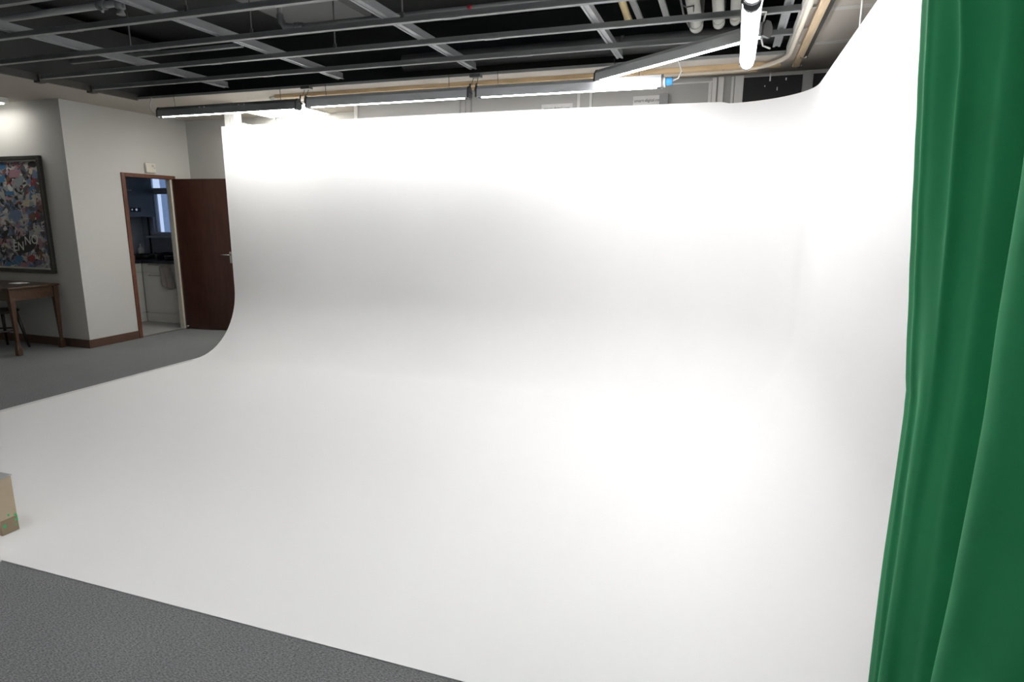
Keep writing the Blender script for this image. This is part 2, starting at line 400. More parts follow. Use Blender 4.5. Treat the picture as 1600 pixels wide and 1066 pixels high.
FY, FX = 6.88, -8.08
def unit_x(x0, x1, label, group='white kitchen units'):      # faces -y
    t = thing('kitchen_cabinet', label, 'cabinet', (x0, FY, .002), group)
    obj('carcass', bx(x0+.001, x1-.001, FY+.02, KY1-.002, .003, .865), 'kunit', t)
    obj('kickboard', bx(x0+.001, x1-.001, FY+.002, FY+.0195, .003, .13), 'kunit', t)
    dr = obj('drawer', bx(x0+.004, x1-.004, FY, FY+.0195, .735, .862), 'kunit', t, .002)
    xm = x0 + .24
    bm = NB(); tube(bm, [(xm-.09, FY, .845), (xm-.09, FY-.02, .845), (xm+.09, FY-.02, .845), (xm+.09, FY, .845)], .006, 6)
    o = obj('drawer_handle', bm, 'chrome', dr); o.location = (0, 0, 0)
    dd = obj('cabinet_door', bx(x0+.004, x1-.004, FY, FY+.0195, .14, .728), 'kunit', t, .002)
    bm = NB(); tube(bm, [(xm-.10, FY, .69), (xm-.10, FY-.02, .69), (xm+.10, FY-.02, .69), (xm+.10, FY, .69)], .006, 6)
    o = obj('door_handle', bm, 'chrome', dd); o.location = (0, 0, 0)
unit_x(FX+.001, FX+.62, 'white kitchen cabinet with drawer directly right of the inner corner')
unit_x(FX+.622, KX1-.003, 'narrow white kitchen cabinet behind the door jamb')
def unit_y(y0, y1, label):
    t = thing('kitchen_cabinet', label, 'cabinet', (FX, y0, .002), 'white kitchen units')
    obj('carcass', bx(KX0+.002, FX-.02, y0+.001, y1-.001, .003, .865), 'kunit', t)
    obj('kickboard', bx(FX-.0195, FX-.002, y0+.001, y1-.001, .003, .13), 'kunit', t)
    dr = obj('drawer', bx(FX-.0195, FX, y0+.004, y1-.004, .735, .862), 'kunit', t, .002)
    ym = y1 - .22
    bm = NB(); tube(bm, [(FX, ym-.09, .845), (FX+.02, ym-.09, .845), (FX+.02, ym+.09, .845), (FX, ym+.09, .845)], .006, 6)
    o = obj('drawer_handle', bm, 'chrome', dr); o.location = (0, 0, 0)
    dd = obj('cabinet_door', bx(FX-.0195, FX, y0+.004, y1-.004, .14, .728), 'kunit', t, .002)
    bm = NB(); tube(bm, [(FX, ym-.10, .69), (FX+.02, ym-.10, .69), (FX+.02, ym+.10, .69), (FX, ym+.10, .69)], .006, 6)
    o = obj('door_handle', bm, 'chrome', dd); o.location = (0, 0, 0)
unit_y(6.27, 6.8795, 'white kitchen cabinet on the left run beside the door frame')
bm = NB(); box(bm, KX0+.002, FX+.02, 6.25, KY1-.002, .868, .902); box(bm, FX+.0205, KX1-.003, FY-.02, KY1-.002, .868, .902)
tag(obj('worktop', bm, 'ktop', bevel=.003), 'dark blue-black kitchen worktop on the white cabinets', 'worktop')
# wall cupboards, dark
t = thing('wall_cupboard', 'dark blue-grey wall cupboard in the kitchen corner by the window', 'cupboard', (KX0, 7.1, 1.52))
obj('carcass', bx(KX0+.002, -8.37, 6.72, 7.44, 1.525, 2.32), 'kboiler', t)
obj('cupboard_door', bx(-8.369, -8.35, 6.722, 7.438, 1.525, 2.32), 'kboiler', t, .003)
obj('control_panel', bx(-8.349, -8.344, 7.03, 7.20, 1.60, 1.66), 'black', t)
bm = NB(); tube(bm, [(-8.349, 7.12, 1.632), (-8.335, 7.12, 1.632)], .018, 12); tube(bm, [(-8.349, 7.05, 1.632), (-8.338, 7.05, 1.632)], .012, 10)
objs('knob', bm, 'chrome', t)
bm = NB(); box(bm, -8.349, -8.344, 6.80, 7.08, 1.90, 1.925)
obj('grille', bm, 'grey', t)
bm = NB(); tube(bm, [(-8.52, 7.46, 1.52), (-8.52, 7.46, .904)], .011, 8)
tag(obj('water_pipe', bm, 'kpot'), 'dark thin pipe running down below the wall cupboard', 'pipe')
t = thing('wall_socket', 'round white socket on the blue-grey kitchen wall', 'socket', (KX0, 7.2, 1.38))
bm = NB(); box(bm, KX0+.001, KX0+.012, 7.14, 7.26, 1.32, 1.44); obj('plate', bm, 'white', t, .004)
bm = NB(); tube(bm, [(KX0+.012, 7.2, 1.38), (KX0+.02, 7.2, 1.38)], .035, 14); obj('dial', bm, 'kwall', t)
t = thing('soap_bottle', 'white bottle with pump on the worktop in the corner', 'bottle', (-8.55, 7.3, .903))
bm = NB(); lathe(bm, -8.55, 7.30, [(.038, .903), (.042, .92), (.042, 1.03), (.03, 1.06), (.014, 1.07), (.014, 1.085)]); obj('bottle_body', bm, 'white', t)
bm = NB(); lathe(bm, -8.55, 7.30, [(.016, 1.086), (.016, 1.10), (.006, 1.102), (.006, 1.125)], 10); tube(bm, [(-8.55, 7.30, 1.124), (-8.52, 7.29, 1.124)], .006, 6); obj('pump', bm, 'white', t)
def pan(cx, cy, r, hh, label, handle):
    t = thing('cooking_pan', label, 'pan', (cx, cy, .903), 'dark pans on the worktop')
    bm = NB(); lathe(bm, cx, cy, [(r*.8, .903), (r*.9, .91), (r, .903+hh), (r*.96, .903+hh), (r*.86, .915), (.01, .912)], 24); obj('pan_body', bm, 'kpot', t)
    bm = NB(); tube(bm, [(cx+handle[0]*r, cy+handle[1]*r, .903+hh*.8), (cx+handle[0]*(r+.15), cy+handle[1]*(r+.15), .903+hh*1.05)], .012, 8); obj('pan_handle', bm, 'kpot', t)
pan(-8.30, 7.15, .14, .075, 'wide dark pan on the worktop left of the window', (-.9, -.4))
pan(-7.98, 7.22, .12, .10, 'deeper dark pan in the middle of the worktop', (.3, -.9))
pan(-7.70, 7.12, .13, .06, 'shallow dark pan on the worktop nearest the door jamb', (.95, -.3))
# tea towel, folded over the drawer handle
bm = NB(); n = 16; rows = []
for j in range(9):
    z = .835 - j*.036; row = []
    for i in range(n+1):
        u = i/n; x = -7.70 + u*(.20 + .05*j/8) + j*.004; y = FY - .036 - .010*math.sin(u*14+j*.12)*(.4+j/10)
        row.append(bm.verts.new((x, y, z - .05*math.sin(u*2.6)*j/8)))
    rows.append(row)
for a, b in zip(rows, rows[1:]):
    for i in range(n): bm.faces.new((a[i], a[i+1], b[i+1], b[i])).smooth = True
o = obj('tea_towel', bm, 'towel'); sm = o.modifiers.new('thick', 'SOLIDIFY'); sm.thickness = .006
tag(o, 'greyish brown tea towel hanging on the white cabinet', 'towel')

# ------------------------------------------------------------------ the cove (infinity wall)
CXL, CXR, CYF, CYB, CH = -5.46, .57, 1.70, 5.86, 2.535
R1, RV, RC, T0 = .66, .72, .68, .003
t = thing('cyclorama', 'huge white seamless infinity cove with curved floor and rounded right corner', 'studio cove', (-2.4, 3.7, 0))
bm = NB()
# plan path of the upright wall: left end -> corner arc -> right wall towards the camera
path = []           # (x, y, inward nx, ny)
N1 = 30
for i in range(N1+1): path.append((CXL + (CXR-RC-CXL)*i/N1, CYB, 0, -1))
for i in range(1, 17):
    a = PI/2*i/16; path.append((CXR-RC+RC*math.sin(a), CYB-RC+RC*math.cos(a), -math.sin(a), -math.cos(a)))
N2 = 20
for i in range(1, N2+1): path.append((CXR, CYB-RC-(CYB-RC-CYF)*i/N2, -1, 0))
prof = [(0, CH)] + [(0, RV + (CH-RV)*k/8) for k in range(7, 0, -1)]
prof += [(R1*(1-math.cos(PI/2*k/16)), T0 + (RV-T0)*(1-math.sin(PI/2*k/16))) for k in range(0, 17)]
def top_z(i):       # the top edge is not perfectly level
    x = path[i][0]
    if i <= N1: return .004 + .016*math.sin(PI*min(1, max(0, (x-CXL)/(CXR-RC-CXL))))
    return -.012
rings = []
for i, (x, y, nx, ny) in enumerate(path):
    rings.append([bm.verts.new((x+nx*o_, y+ny*o_, z + (top_z(i) if z > 1.2 else 0)*(z-1.2)/(CH-1.2) if z > 1.2 else z)) for o_, z in prof])
for a, b in zip(rings, rings[1:]):
    for k in range(len(prof)-1):
        bm.faces.new((a[k], b[k], b[k+1], a[k+1])).smooth = True
# floor sheet: from each foot point to the front-left point fan, as a grid
foot = [r[-1] for r in rings]
px = [CXL]*0
# back-wall foot verts go forward to the front edge, right-wall foot verts meet them
backfoot = foot[:N1+1]; 
front = [bm.verts.new((v.co.x, CYF, T0)) for v in backfoot]
rightfoot = foot[N1+17:]
# corner centre
corner = foot[N1:N1+17]
mid = []
ysteps = [v.co.y for v in rightfoot]
prevrow = backfoot
ys = [corner[-1].co.y] + ysteps
for j, yv in enumerate(ys):
    if j == len(ys)-1: row = front
    else: row = [bm.verts.new((v.co.x, yv, T0)) for v in backfoot]
    for i in range(N1): bm.faces.new((prevrow[i], prevrow[i+1], row[i+1], row[i])).smooth = True
    mid.append(row[-1]); prevrow = row
cor = corner + [mid[0]]
bm.faces.new([v for v in corner] + [mid[0]])
rr = [corner[-1]] + rightfoot
for j in range(len(rr)-1): bm.faces.new((mid[j], rr[j], rr[j+1], mid[j+1])).smooth = True
bmesh.ops.remove_doubles(bm, verts=bm.verts, dist=1e-5)
bmesh.ops.recalc_face_normals(bm, faces=bm.faces)
# thickness: the floor sheet lies on the carpet, the walls get a real 40 mm back
o = obj('cove_surface', bm, 'cyc', t)
me = o.data
up = [p for p in me.polygons if abs(p.normal.z) > .95]
if sum(p.normal.z for p in up) < 0: me.flip_normals()
sm = o.modifiers.new('thick', 'SOLIDIFY'); sm.thickness = .0028; sm.offset = -1
es = o.modifiers.new('split', 'EDGE_SPLIT'); es.split_angle = math.radians(50)
obj('edge_tape', bx(CXL+.002, CXL+.05, CYF+.02, 5.12, T0+.0005, T0+.002), 'cyc_edge', t)['label'] = 'scuffed strip along the left edge of the cove floor'
bm = NB()
lay = [(-.05, -.03, 0), (.06, -.02, .012), (.13, .0, .03), (.16, .03, .012)]
bm2 = NB()
pr = []
for i in range(12):
    u = i/11; x = -5.24 + .20*u
    pr.append([bm2.verts.new((x, 5.868 + .02*math.sin(v*2.1+u*3), CH+.004 + .030*math.sin(PI*u)*math.sin(PI*v)*(1+.4*math.sin(7*u)) + .002)) for v in [k/5 for k in range(6)]])
for a, b in zip(pr, pr[1:]):
    for k in range(5): bm2.faces.new((a[k], b[k], b[k+1], a[k+1]))
for k, row in enumerate(pr):
    for j, v in enumerate(row): v.co.y = 5.852 + .05*j/5
o = obj('paper_scrap', bm2, 'paper'); sm = o.modifiers.new('thick', 'SOLIDIFY'); sm.thickness = .004
tag(o, 'small crumpled white paper scrap on the top left edge of the cove', 'paper')
bm.free()
# the white post behind the cove
t = thing('white_post', 'white square post rising to the ceiling behind the cove top left', 'post', (-5.43, 6.0, 0))
obj('post_shaft', bx(-5.50, -5.365, 5.96, 6.08, 0, CZ-.001), 'post', t, .004)
obj('post_strip', bx(-5.45, -5.415, 5.952, 5.9595, 0, CZ-.12), 'post', t)

# ------------------------------------------------------------------ ceiling grid
rows = [1.31, 1.835, 2.36, 2.88, 3.395, 3.925, 4.445, 4.965]
rlab = ['grey cross rail behind the camera, first row', 'grey cross rail behind the camera, second row', 'grey cross rail over the camera side of the cove', 'grey cross rail nearest the camera at the top left corner',
        'grey cross rail second from the picture top, crossing the pale channels', 'grey cross rail third from the far edge of the ceiling opening',
        'grey cross rail second from the far edge of the ceiling opening', 'grey cross rail nearest the far edge of the ceiling opening']
for y, l in zip(rows, rlab):
    bm = NB()
    extrude_profile(bm, [(-.019, 0), (.019, 0), (.019, .008), (.005, .012), (.005, .040), (-.005, .040), (-.005, .012), (-.019, .008)], (OX0+.02, y, CZ-.002), (OX1-.016, y, CZ-.002))
    # splice sleeves
    for x in (-5.1+y*.2, -2.4+y*.15):
        box(bm, x, x+.12, y-.021, y+.021, CZ-.004, CZ+.012)
    tag(obj('ceiling_rail', bm, 'rail'), l, 'rail', 'cross rails of the open ceiling grid')
chans = [(-4.96, 'leftmost pale steel channel crossing above the rails'), (-3.59, 'second pale steel channel from the left above the rails'),
         (-2.22, 'pale steel channel above the gap between two far lamps'), (-.92, 'pale steel channel left of the yellow pipe'), (.27, 'short pale steel channel right of the bright tube')]
for x, l in chans:
    bm = NB(); y0, y1 = .3, 5.44; z = CZ+.042
    wv = .024 if x < -1 else .019
    # top-hat section, open side up: web below, lipped flanges
    extrude_profile(bm, [(-wv, .0), (wv, .0), (wv, .05), (wv-.004, .05), (wv-.004, .004), (-wv+.004, .004), (-wv+.004, .05), (-wv, .05)], (x, y0, z), (x, y1, z))
    for s in (-1, 1): box(bm, x+s*wv-.008, x+s*wv+.008, y0, y1, z-.006, z+.002)
    tag(obj('ceiling_channel', bm, 'channel'), l, 'channel', 'steel channels running away above the cross rails')
for x, l in ((-.745, 'dim upper channel right of the yellow pipe'), (-.545, 'dim upper channel next to the thick white pipe')):
    bm = NB(); box(bm, x-.022, x+.022, 2.0, 5.45, 3.08, 3.10); box(bm, x-.022, x-.017, 2.0, 5.45, 3.10, 3.13)
    tag(obj('ceiling_channel', bm, 'pipe'), l, 'channel', 'dim upper channels in the void')
# threaded hangers
for x, y, l in ((-4.61, 4.05, 'thin hanger rod on the left near the leftmost channel'), (-3.36, 3.39, 'thin hanger rod at the second channel near the picture top'),
                (-2.10, 3.92, 'thin hanger rod above the third pale channel'), (-2.97, 4.44, 'thin hanger rod between second and third channel'),
                (-3.32, 3.93, 'thin hanger rod by the second channel and its nearer crossing')):
    bm = NB(); tube(bm, [(x, y, CZ+.03), (x, y, VZ)], .006, 6); box(bm, x-.012, x+.012, y-.006, y+.006, CZ+.03, CZ+.065)
    tag(obj('hanger_rod', bm, 'wire'), l, 'hanger', 'hanger rods of the ceiling grid')
# pipes in the void
t = thing('sprinkler_pipe', 'grey sprinkler pipe with hanging head at the top left', 'pipe', (-5, 3.6, 3.05))
bm = NB(); tube(bm, [(-6.6, 3.58, 3.02), (-4.30, 3.58, 3.02)], .024, 12); tube(bm, [(-4.30, 3.58, 3.02), (-4.20, 3.60, 3.03), (-4.12, 3.62, 3.10), (-4.12, 3.62, VZ)], .024, 12)
obj('pipe_run', bm, 'pipe', t)
bm = NB(); tube(bm, [(-4.16, 3.60, 3.05), (-4.155, 3.60, 2.995), (-4.155, 3.60, 2.985)], [.034, .034, .02], 12); tube(bm, [(-4.33, 3.58, 3.02), (-4.27, 3.58, 3.02)], .032, 12)
tube(bm, [(-4.155, 3.60, 2.99), (-4.155, 3.60, 2.95)], [.016, .03], 10); tube(bm, [(-4.30, 3.56, 3.0), (-4.24, 3.53, 2.96)], .010, 6); tube(bm, [(-4.10, 3.58, 3.03), (-4.08, 3.56, 2.97)], .012, 6)
objs('sprinkler_head', bm, 'rail', t)
t = thing('conduit_pipe', 'pale grey pipe with elbow and red band above the grid', 'pipe', (-2.4, 4.37, 3.0))
bm = NB(); tube(bm, [(-3.30, 4.37, 3.0), (-.93, 4.37, 3.0)], .020, 12)
obj('pipe_run', bm, 'rail', t)
bm = NB(); tube(bm, [(-3.20, 4.37, 3.0), (-3.30, 4.37, 3.0), (-3.37, 4.37, 3.01), (-3.40, 4.37, 3.05), (-3.41, 4.37, 3.10)], .027, 12); tube(bm, [(-3.41, 4.37, 3.10), (-3.41, 4.37, VZ)], .020, 10)
for x in (-3.27, -3.24): tube(bm, [(x, 4.37, 3.0), (x+.008, 4.37, 3.0)], .033, 12)
objs('elbow', bm, 'rail', t)
bm = NB(); tube(bm, [(-1.82, 4.37, 3.0), (-1.785, 4.37, 3.0)], .0225, 12); obj('red_band', bm, 'red', t)
bm = NB(); box(bm, -6.08, -4.05, 4.645, 4.685, 2.985, 3.015)
tag(obj('cable_tray', bm, 'rail'), 'long thin grey cable tray above the leftmost channel', 'tray')
bm = NB(); tube(bm, [(-3.0, 5.62, 2.99), (.84, 5.62, 2.99)], .075, 16)
for x in (-.95, .1): tube(bm, [(x, 5.62, 2.99), (x+.03, 5.62, 2.99)], .080, 16)
tag(obj('air_duct', bm, 'beam'), 'thick dark round duct along the far edge of the void', 'duct')
t = thing('yellow_pipe', 'short yellowed plastic pipe hanging in the void between two channels', 'pipe', (-.78, 4.8, 3.0))
bm = NB(); tube(bm, [(-.74, 3.9, 3.0), (-.79, 5.0, 3.0)], .026, 12); obj('pipe_run', bm, 'yellow', t)
bm = NB(); tube(bm, [(-.786, 4.91, 3.0), (-.791, 5.02, 3.0)], .029, 12); obj('pipe_sleeve', bm, 'yellow', t)
for x, r, y1, l in ((-.318, .047, 5.33, 'thick white drain pipe with rounded end, leftmost of three'), (-.155, .040, 5.30, 'white drain pipe, middle of the three by the bright tube'), (-.038, .036, 5.26, 'white drain pipe, hidden partly by the bright tube')):
    t = thing('drain_pipe', l, 'pipe', (x, 4.5, 3.0), 'white drain pipes in the void')
    bm = NB(); tube(bm, [(x, 3.4, 3.02), (x, y1-.06, 3.0), (x, y1, 3.012), (x, y1+.03, 3.05), (x, y1+.03, VZ)], r, 14); obj('pipe_run', bm, 'flue', t)
    bm = NB(); tube(bm, [(x, y1-.16, 3.0), (x, y1-.05, 3.0)], r*1.1, 14); obj('collar', bm, 'flue', t)
    if r > .045:
        bm = NB(); tube(bm, [(x-.06, 4.2, 2.95), (x-.065, 4.9, 2.965), (x-.04, 5.12, 2.955)], .007, 6)
        tube(bm, [(x-.06, 4.60, 2.957), (x-.03, 4.62, 2.945), (x+.015, 4.62, 2.95), (x+.01, 4.72, 2.945)], .005, 6)
        objs('cable', bm, 'wire', t)

# ------------------------------------------------------------------ battens, curtain track
t = thing('pine_batten', 'long pine batten on the ceiling between opening and partition', 'batten', (-2, 5.8, CZ))
obj('plank', bx(-4.60, .33, 5.72, 5.80, CZ-.036, CZ-.0005), 'pine', t, .002)
bm = NB(); box(bm, -3.15, .16, 5.857, 5.90, CZ-.042, CZ-.0005); obj('lower_batten', bm, 'pine', t, .002)
bm = NB()
for k in range(14): tube(bm, [(-4.4+k*.33, 5.76, CZ-.0375), (-4.4+k*.33, 5.76, CZ-.0355)], .006, 8)
objs('screw', bm, 'wire', t)
t = thing('side_plank', 'pine plank with dark edge on the ceiling right of the opening', 'batten', (.44, 3, CZ))
obj('plank', bx(.425, .475, .5, 5.86, CZ-.03, CZ-.0005), 'pine_y', t, .002)
obj('dark_edge', bx(.4755, .505, .5, 5.62, CZ-.018, CZ-.0005), 'darktrim', t)
bm = NB()
for y in (5.5, 5.82): tube(bm, [(.49, y, CZ-.03), (.50, y+.03, CZ-.03), (.47, y+.05, CZ-.032), (.455, y+.02, CZ-.034)], .006, 6)
objs('hook', bm, 'chrome', t)
bm = NB()
pts = [(-1.6, 5.835, CZ-.033), (-.5, 5.835, CZ-.033), (-.05, 5.825, CZ-.033)]
for k in range(1, 11):
    a = PI/2*k/10; pts.append((-.05+.42*math.sin(a), 5.825-.5*(1-math.cos(a)), CZ-.033))
pts += [(.372, 4.5, CZ-.033), (.376, 3, CZ-.033), (.385, 1.5, CZ-.033), (.385, -1.5, CZ-.033)]
t = thing('curtain_track', 'curved cream curtain track bending round the ceiling corner', 'track', (.37, 4, CZ))
tube(bm, pts, .017, 10); obj('track_rail', bm, 'track', t)
bm = NB()
for y in (5.2, 4.8, 4.35, 3.9, 3.4, 2.8, 2.2, 1.2, .3): box(bm, .35, .42, y-.012, y+.012, CZ-.016, CZ-.0005)
for x in (-1.3, -.8, -.3): box(bm, x-.012, x+.012, 5.80, 5.86, CZ-.016, CZ-.0005)
objs('bracket', bm, 'paletrim', t)
bm = NB()
for y in (5.22, 4.42, 3.6):
    box(bm, .52, 1.05, y, y+.07, CZ-.003, CZ-.0003)
struct('trim_10', bm, 'paletrim', 'faint pale strips on the right part of the board ceiling', 'trim')
bm = NB(); tube(bm, [(.60, 3.93, CZ), (.592, 3.90, 2.70), (.588, 3.86, 2.50), (.60, 3.86, 2.2)], .006, 6)
tag(obj('hanging_cord', bm, 'cord'), 'thin white cord hanging from ceiling to the right cove wall', 'cord')

# ceiling lights beyond the opening
t = thing('ceiling_panel_light', 'bright flat ceiling light behind the cove and first lamps', 'ceiling light', (-5.2, 6.5, CZ))
obj('light_frame', bx(-5.62, -4.72, 6.30, 6.88, CZ-.020, CZ-.0005), 'white', t, .003)
obj('diffuser', bx(-5.60, -4.74, 6.32, 6.86, CZ-.026, CZ-.0205), 'panel', t)
t = thing('batten_light', 'lit white batten light on the ceiling just behind the first hanging lamp', 'ceiling light', (-5, 6.17, CZ))
obj('light_body', bx(-5.24, -4.40, 6.13, 6.21, CZ-.030, CZ), 'white', t, .004)
obj('diffuser', bx(-5.22, -4.42, 6.135, 6.205, CZ-.055, CZ-.0305), 'panel', t, .008)
t = thing('smoke_detector', 'round white smoke detector on the ceiling by the pine batten end', 'detector', (-4.70, 5.88, CZ))
bm = NB(); lathe(bm, -4.70, 5.88, [(.04, CZ-.062), (.052, CZ-.05), (.056, CZ-.03), (.07, CZ-.022), (.074, CZ-.001)]); obj('detector_body', bm, 'white', t)
bm = NB(); lathe(bm, -4.70, 5.88, [(.020, CZ-.070), (.024, CZ-.0625)], 14); obj('sensor_cap', bm, 'grey', t)
t = thing('surface_light', 'lit surface ceiling light at the left picture edge', 'ceiling light', (-8, 4.95, CZ))
obj('light_body', bx(-8.75, -7.56, 4.86, 5.02, CZ-.055, CZ), 'white', t, .004)
obj('diffuser', bx(-8.73, -7.62, 4.875, 5.005, CZ-.065, CZ-.0555), 'panel', t)
# two more of the room's lights, over the carpet behind the camera and at far left
for k, (x, y) in enumerate(((-2.4, -1.1), (-8.3, 1.2))):
    t = thing('surface_light', ('lit surface ceiling light over the carpet behind the camera', 'lit surface ceiling light over the carpet far left')[k], 'ceiling light', (x, y, CZ))
    obj('light_body', bx(x-.6, x+.6, y-.15, y+.15, CZ-.055, CZ+.001), 'white', t, .004)
    obj('diffuser', bx(x-.58, x+.58, y-.13, y+.13, CZ-.065, CZ-.0555), 'room_panel', t)

# ------------------------------------------------------------------ hanging tube lamps
def lamp(p0, p1, label, tubemat='tube', r=.014, side=1, caps=('cap', 'cap'), cords=(), W=.045, Hh=.085, drop=.0, body='reflector', group='hanging tube lamps', cord_top=CZ, cordm='wire'):
    p0 = Vector(p0); p1 = Vector(p1); L = (p1-p0).normalized(); s = L.cross(Vector((0, 0, 1))).normalized()*side
    t = thing('tube_lamp', label, 'lamp', tuple((p0+p1)/2), group)
    def P(pt, a, b): return pt + s*a + Vector((0, 0, b))
    # s points away from the lit side; the back plate stands on that side
    prof = [(W, -.008), (W*.9, Hh*.65), (W*.45, Hh), (-W*.5, Hh), (-W*.95, Hh*.6), (-W, .004)]
    th = .003
    def sweep(pf, mname, nm):
        bm = NB()
        A = [bm.verts.new(P(p0, a, b)) for a, b in pf]; B = [bm.verts.new(P(p1, a, b)) for a, b in pf]
        for k in range(len(pf)-1): bm.faces.new((A[k], A[k+1], B[k+1], B[k]))
        return bm
    bm = sweep(prof, 0, 0)
    inner = [(a*.90, b-.004) for a, b in prof]
    A = [bm.verts.new(P(p0, a, b)) for a, b in inner]; B = [bm.verts.new(P(p1, a, b)) for a, b in inner]
    for k in range(len(inner)-1): bm.faces.new((A[k], A[k+1], B[k+1], B[k])).material_index = 1
    o = obj('reflector', bm, [body, 'reflector_in'], t)
    bm = NB(); c = (0, drop)
    e = .03
    tube(bm, [P(p0 + L*e, 0, drop), P(p1 - L*e, 0, drop)], r, 14)
    obj('lamp_tube', bm, tubemat, t)
    for q, (pt, d_, cm) in enumerate(((p0, 1, caps[0]), (p1, -1, caps[1]))):
        bm = NB()
        pf = [(W+.002, -.012), (W*.9+.002, Hh*.65), (W*.45, Hh+.003), (-W*.5, Hh+.003), (-W*.95-.002, Hh*.6), (-W-.002, .002), (-W*.4, -.02)]
        A = [bm.verts.new(P(pt - L*d_*.004, a, b)) for a, b in pf]; B = [bm.verts.new(P(pt + L*d_*.012, a, b)) for a, b in pf]
        bm.faces.new(A); bm.faces.new(B)
        for k in range(len(pf)): bm.faces.new((A[k], A[(k+1) % len(pf)], B[(k+1) % len(pf)], B[k]))
        tube(bm, [P(pt + L*d_*.012, 0, drop), P(pt + L*d_*.045, 0, drop)], r+.004, 12)
        obj('end_cap', bm, cm, t)
    bm = NB()
    for u in (.12, .88):
        q = p0.lerp(p1, u); tube(bm, [P(q, -.01, Hh), P(q, -.004, cord_top-q.z)], .003, 5)
    objs('suspension_wire', bm, cordm, t)
    return t

FLY, FLZ = 5.40, 2.60
a = lamp((-5.84, FLY, FLZ), (-4.06, FLY, FLZ), 'hanging tube lamp, leftmost and dimmest of the far row', 'tube_dim', side=1, body='reflector_dark', cordm='wire')
bm = NB(); tube(bm, [(-5.84, FLY, FLZ+.02), (-5.93, FLY+.01, FLZ+.035), (-6.00, FLY+.03, FLZ+.08), (-6.02, FLY+.05, FLZ+.14), (-6.02, FLY+.08, CZ)], .006, 6)
obj('power_cord', bm, 'cord', a)
bm = NB()
for x in (-5.25, -5.19, -4.75, -4.68): tube(bm, [(x, FLY-.040, FLZ+.060), (x, FLY-.048, FLZ+.058)], .006, 8)
objs('rivet', bm, 'white', a)
a = lamp((-3.95, FLY, FLZ+.01), (-2.24, FLY, FLZ+.01), 'hanging tube lamp, middle of the far row above the cove', 'tube', side=1)
a = lamp((-2.17, FLY, FLZ+.01), (-.56, FLY, FLZ+.005), 'hanging tube lamp, right end of the far row with blue socket', 'tube', side=1)
bm = NB(); tube(bm, [(-.556, FLY, FLZ+.035), (-.54, FLY, FLZ+.035)], .04, 14, mi=1); tube(bm, [(-.54, FLY, FLZ+.035), (-.485, FLY, FLZ+.04)], .030, 14)
obj('blue_socket', bm, ['capblue', 'white'], a)
bm = NB(); tube(bm, [(-.485, FLY, FLZ+.04), (-.44, FLY, FLZ+.06), (-.42, FLY, FLZ+.11), (-.44, FLY+.01, FLZ+.17), (-.47, FLY+.03, CZ)], .006, 6)
obj('power_cord', bm, 'cord', a)
# the dangling clip blocks between the far lamps
for k, (x, w) in enumerate(((-4.0, .05), (-2.205, .05))):
    t = thing('lamp_hanger', ('dark lamp hanger with twisted clips between first and second far lamp', 'lamp hanger with two wires between second and third far lamp')[k], 'hanger', (x, FLY, 2.62), 'hangers joining the far lamps')
    obj('hanger_block', bx(x-.05, x+.05, FLY+.03, FLY+.09, CZ-.028, CZ-.001), 'cap', t)
    bm = NB()
    for s in (-.022, .022): tube(bm, [(x+s, FLY+.06, CZ-.028), (x+s*1.2, FLY+.02, FLZ+.115)], .003, 5)
    objs('hanger_wire', bm, 'wire', t)
    bm = NB()
    tube(bm, [(x-.03, FLY, FLZ+.12), (x-.035, FLY-.01, FLZ+.06), (x-.01, FLY-.01, FLZ+.03)], .008, 6)
    tube(bm, [(x+.03, FLY, FLZ+.12), (x+.02, FLY-.01, FLZ+.06), (x+.04, FLY-.01, FLZ+.02)], .009, 6)
    objs('clip', bm, 'cap', t)
lamp((-1.09, 5.39, 2.68), (.16, 4.40, 2.68), 'hanging tube lamp set diagonally near the right corner', 'tube', side=1, W=.042, Hh=.075)
BX = .046
a = lamp((BX+.014, 4.77, 2.60), (BX, 3.44, 2.60), 'brightest hanging tube lamp seen end-on at the top right', 'tube_white', r=.040, side=1, W=.05, Hh=.10, drop=-.005)
bm = NB(); tube(bm, [(.10, 4.0, 2.70), (.14, 4.3, 2.78), (.125, 4.6, 2.74), (.15, 4.75, 2.70), (.20, 4.8, 2.69)], .006, 6)
tube(bm, [(.10, 3.9, 2.72), (.17, 3.8, 2.80), (.19, 3.6, 2.95)], .004, 6)
obj('power_cord', bm, 'cord', a)
lamp((BX, 3.38, 2.60), (BX-.01, 1.95, 2.60), 'hanging tube lamp over the right side of the cove, out past the picture top', 'tube_white', r=.040, side=1, W=.05, Hh=.10, drop=-.005)
lamp((-2.15, 1.1, 2.64), (-.45, 1.1, 2.64), 'hanging tube lamp above the front of the cove, right one', 'tube_front', side=-1, W=.06, cord_top=VZ)
lamp((-4.0, 1.1, 2.64), (-2.25, 1.1, 2.64), 'hanging tube lamp above the front of the cove, left one', 'tube_front', side=-1, W=.06, cord_top=VZ)

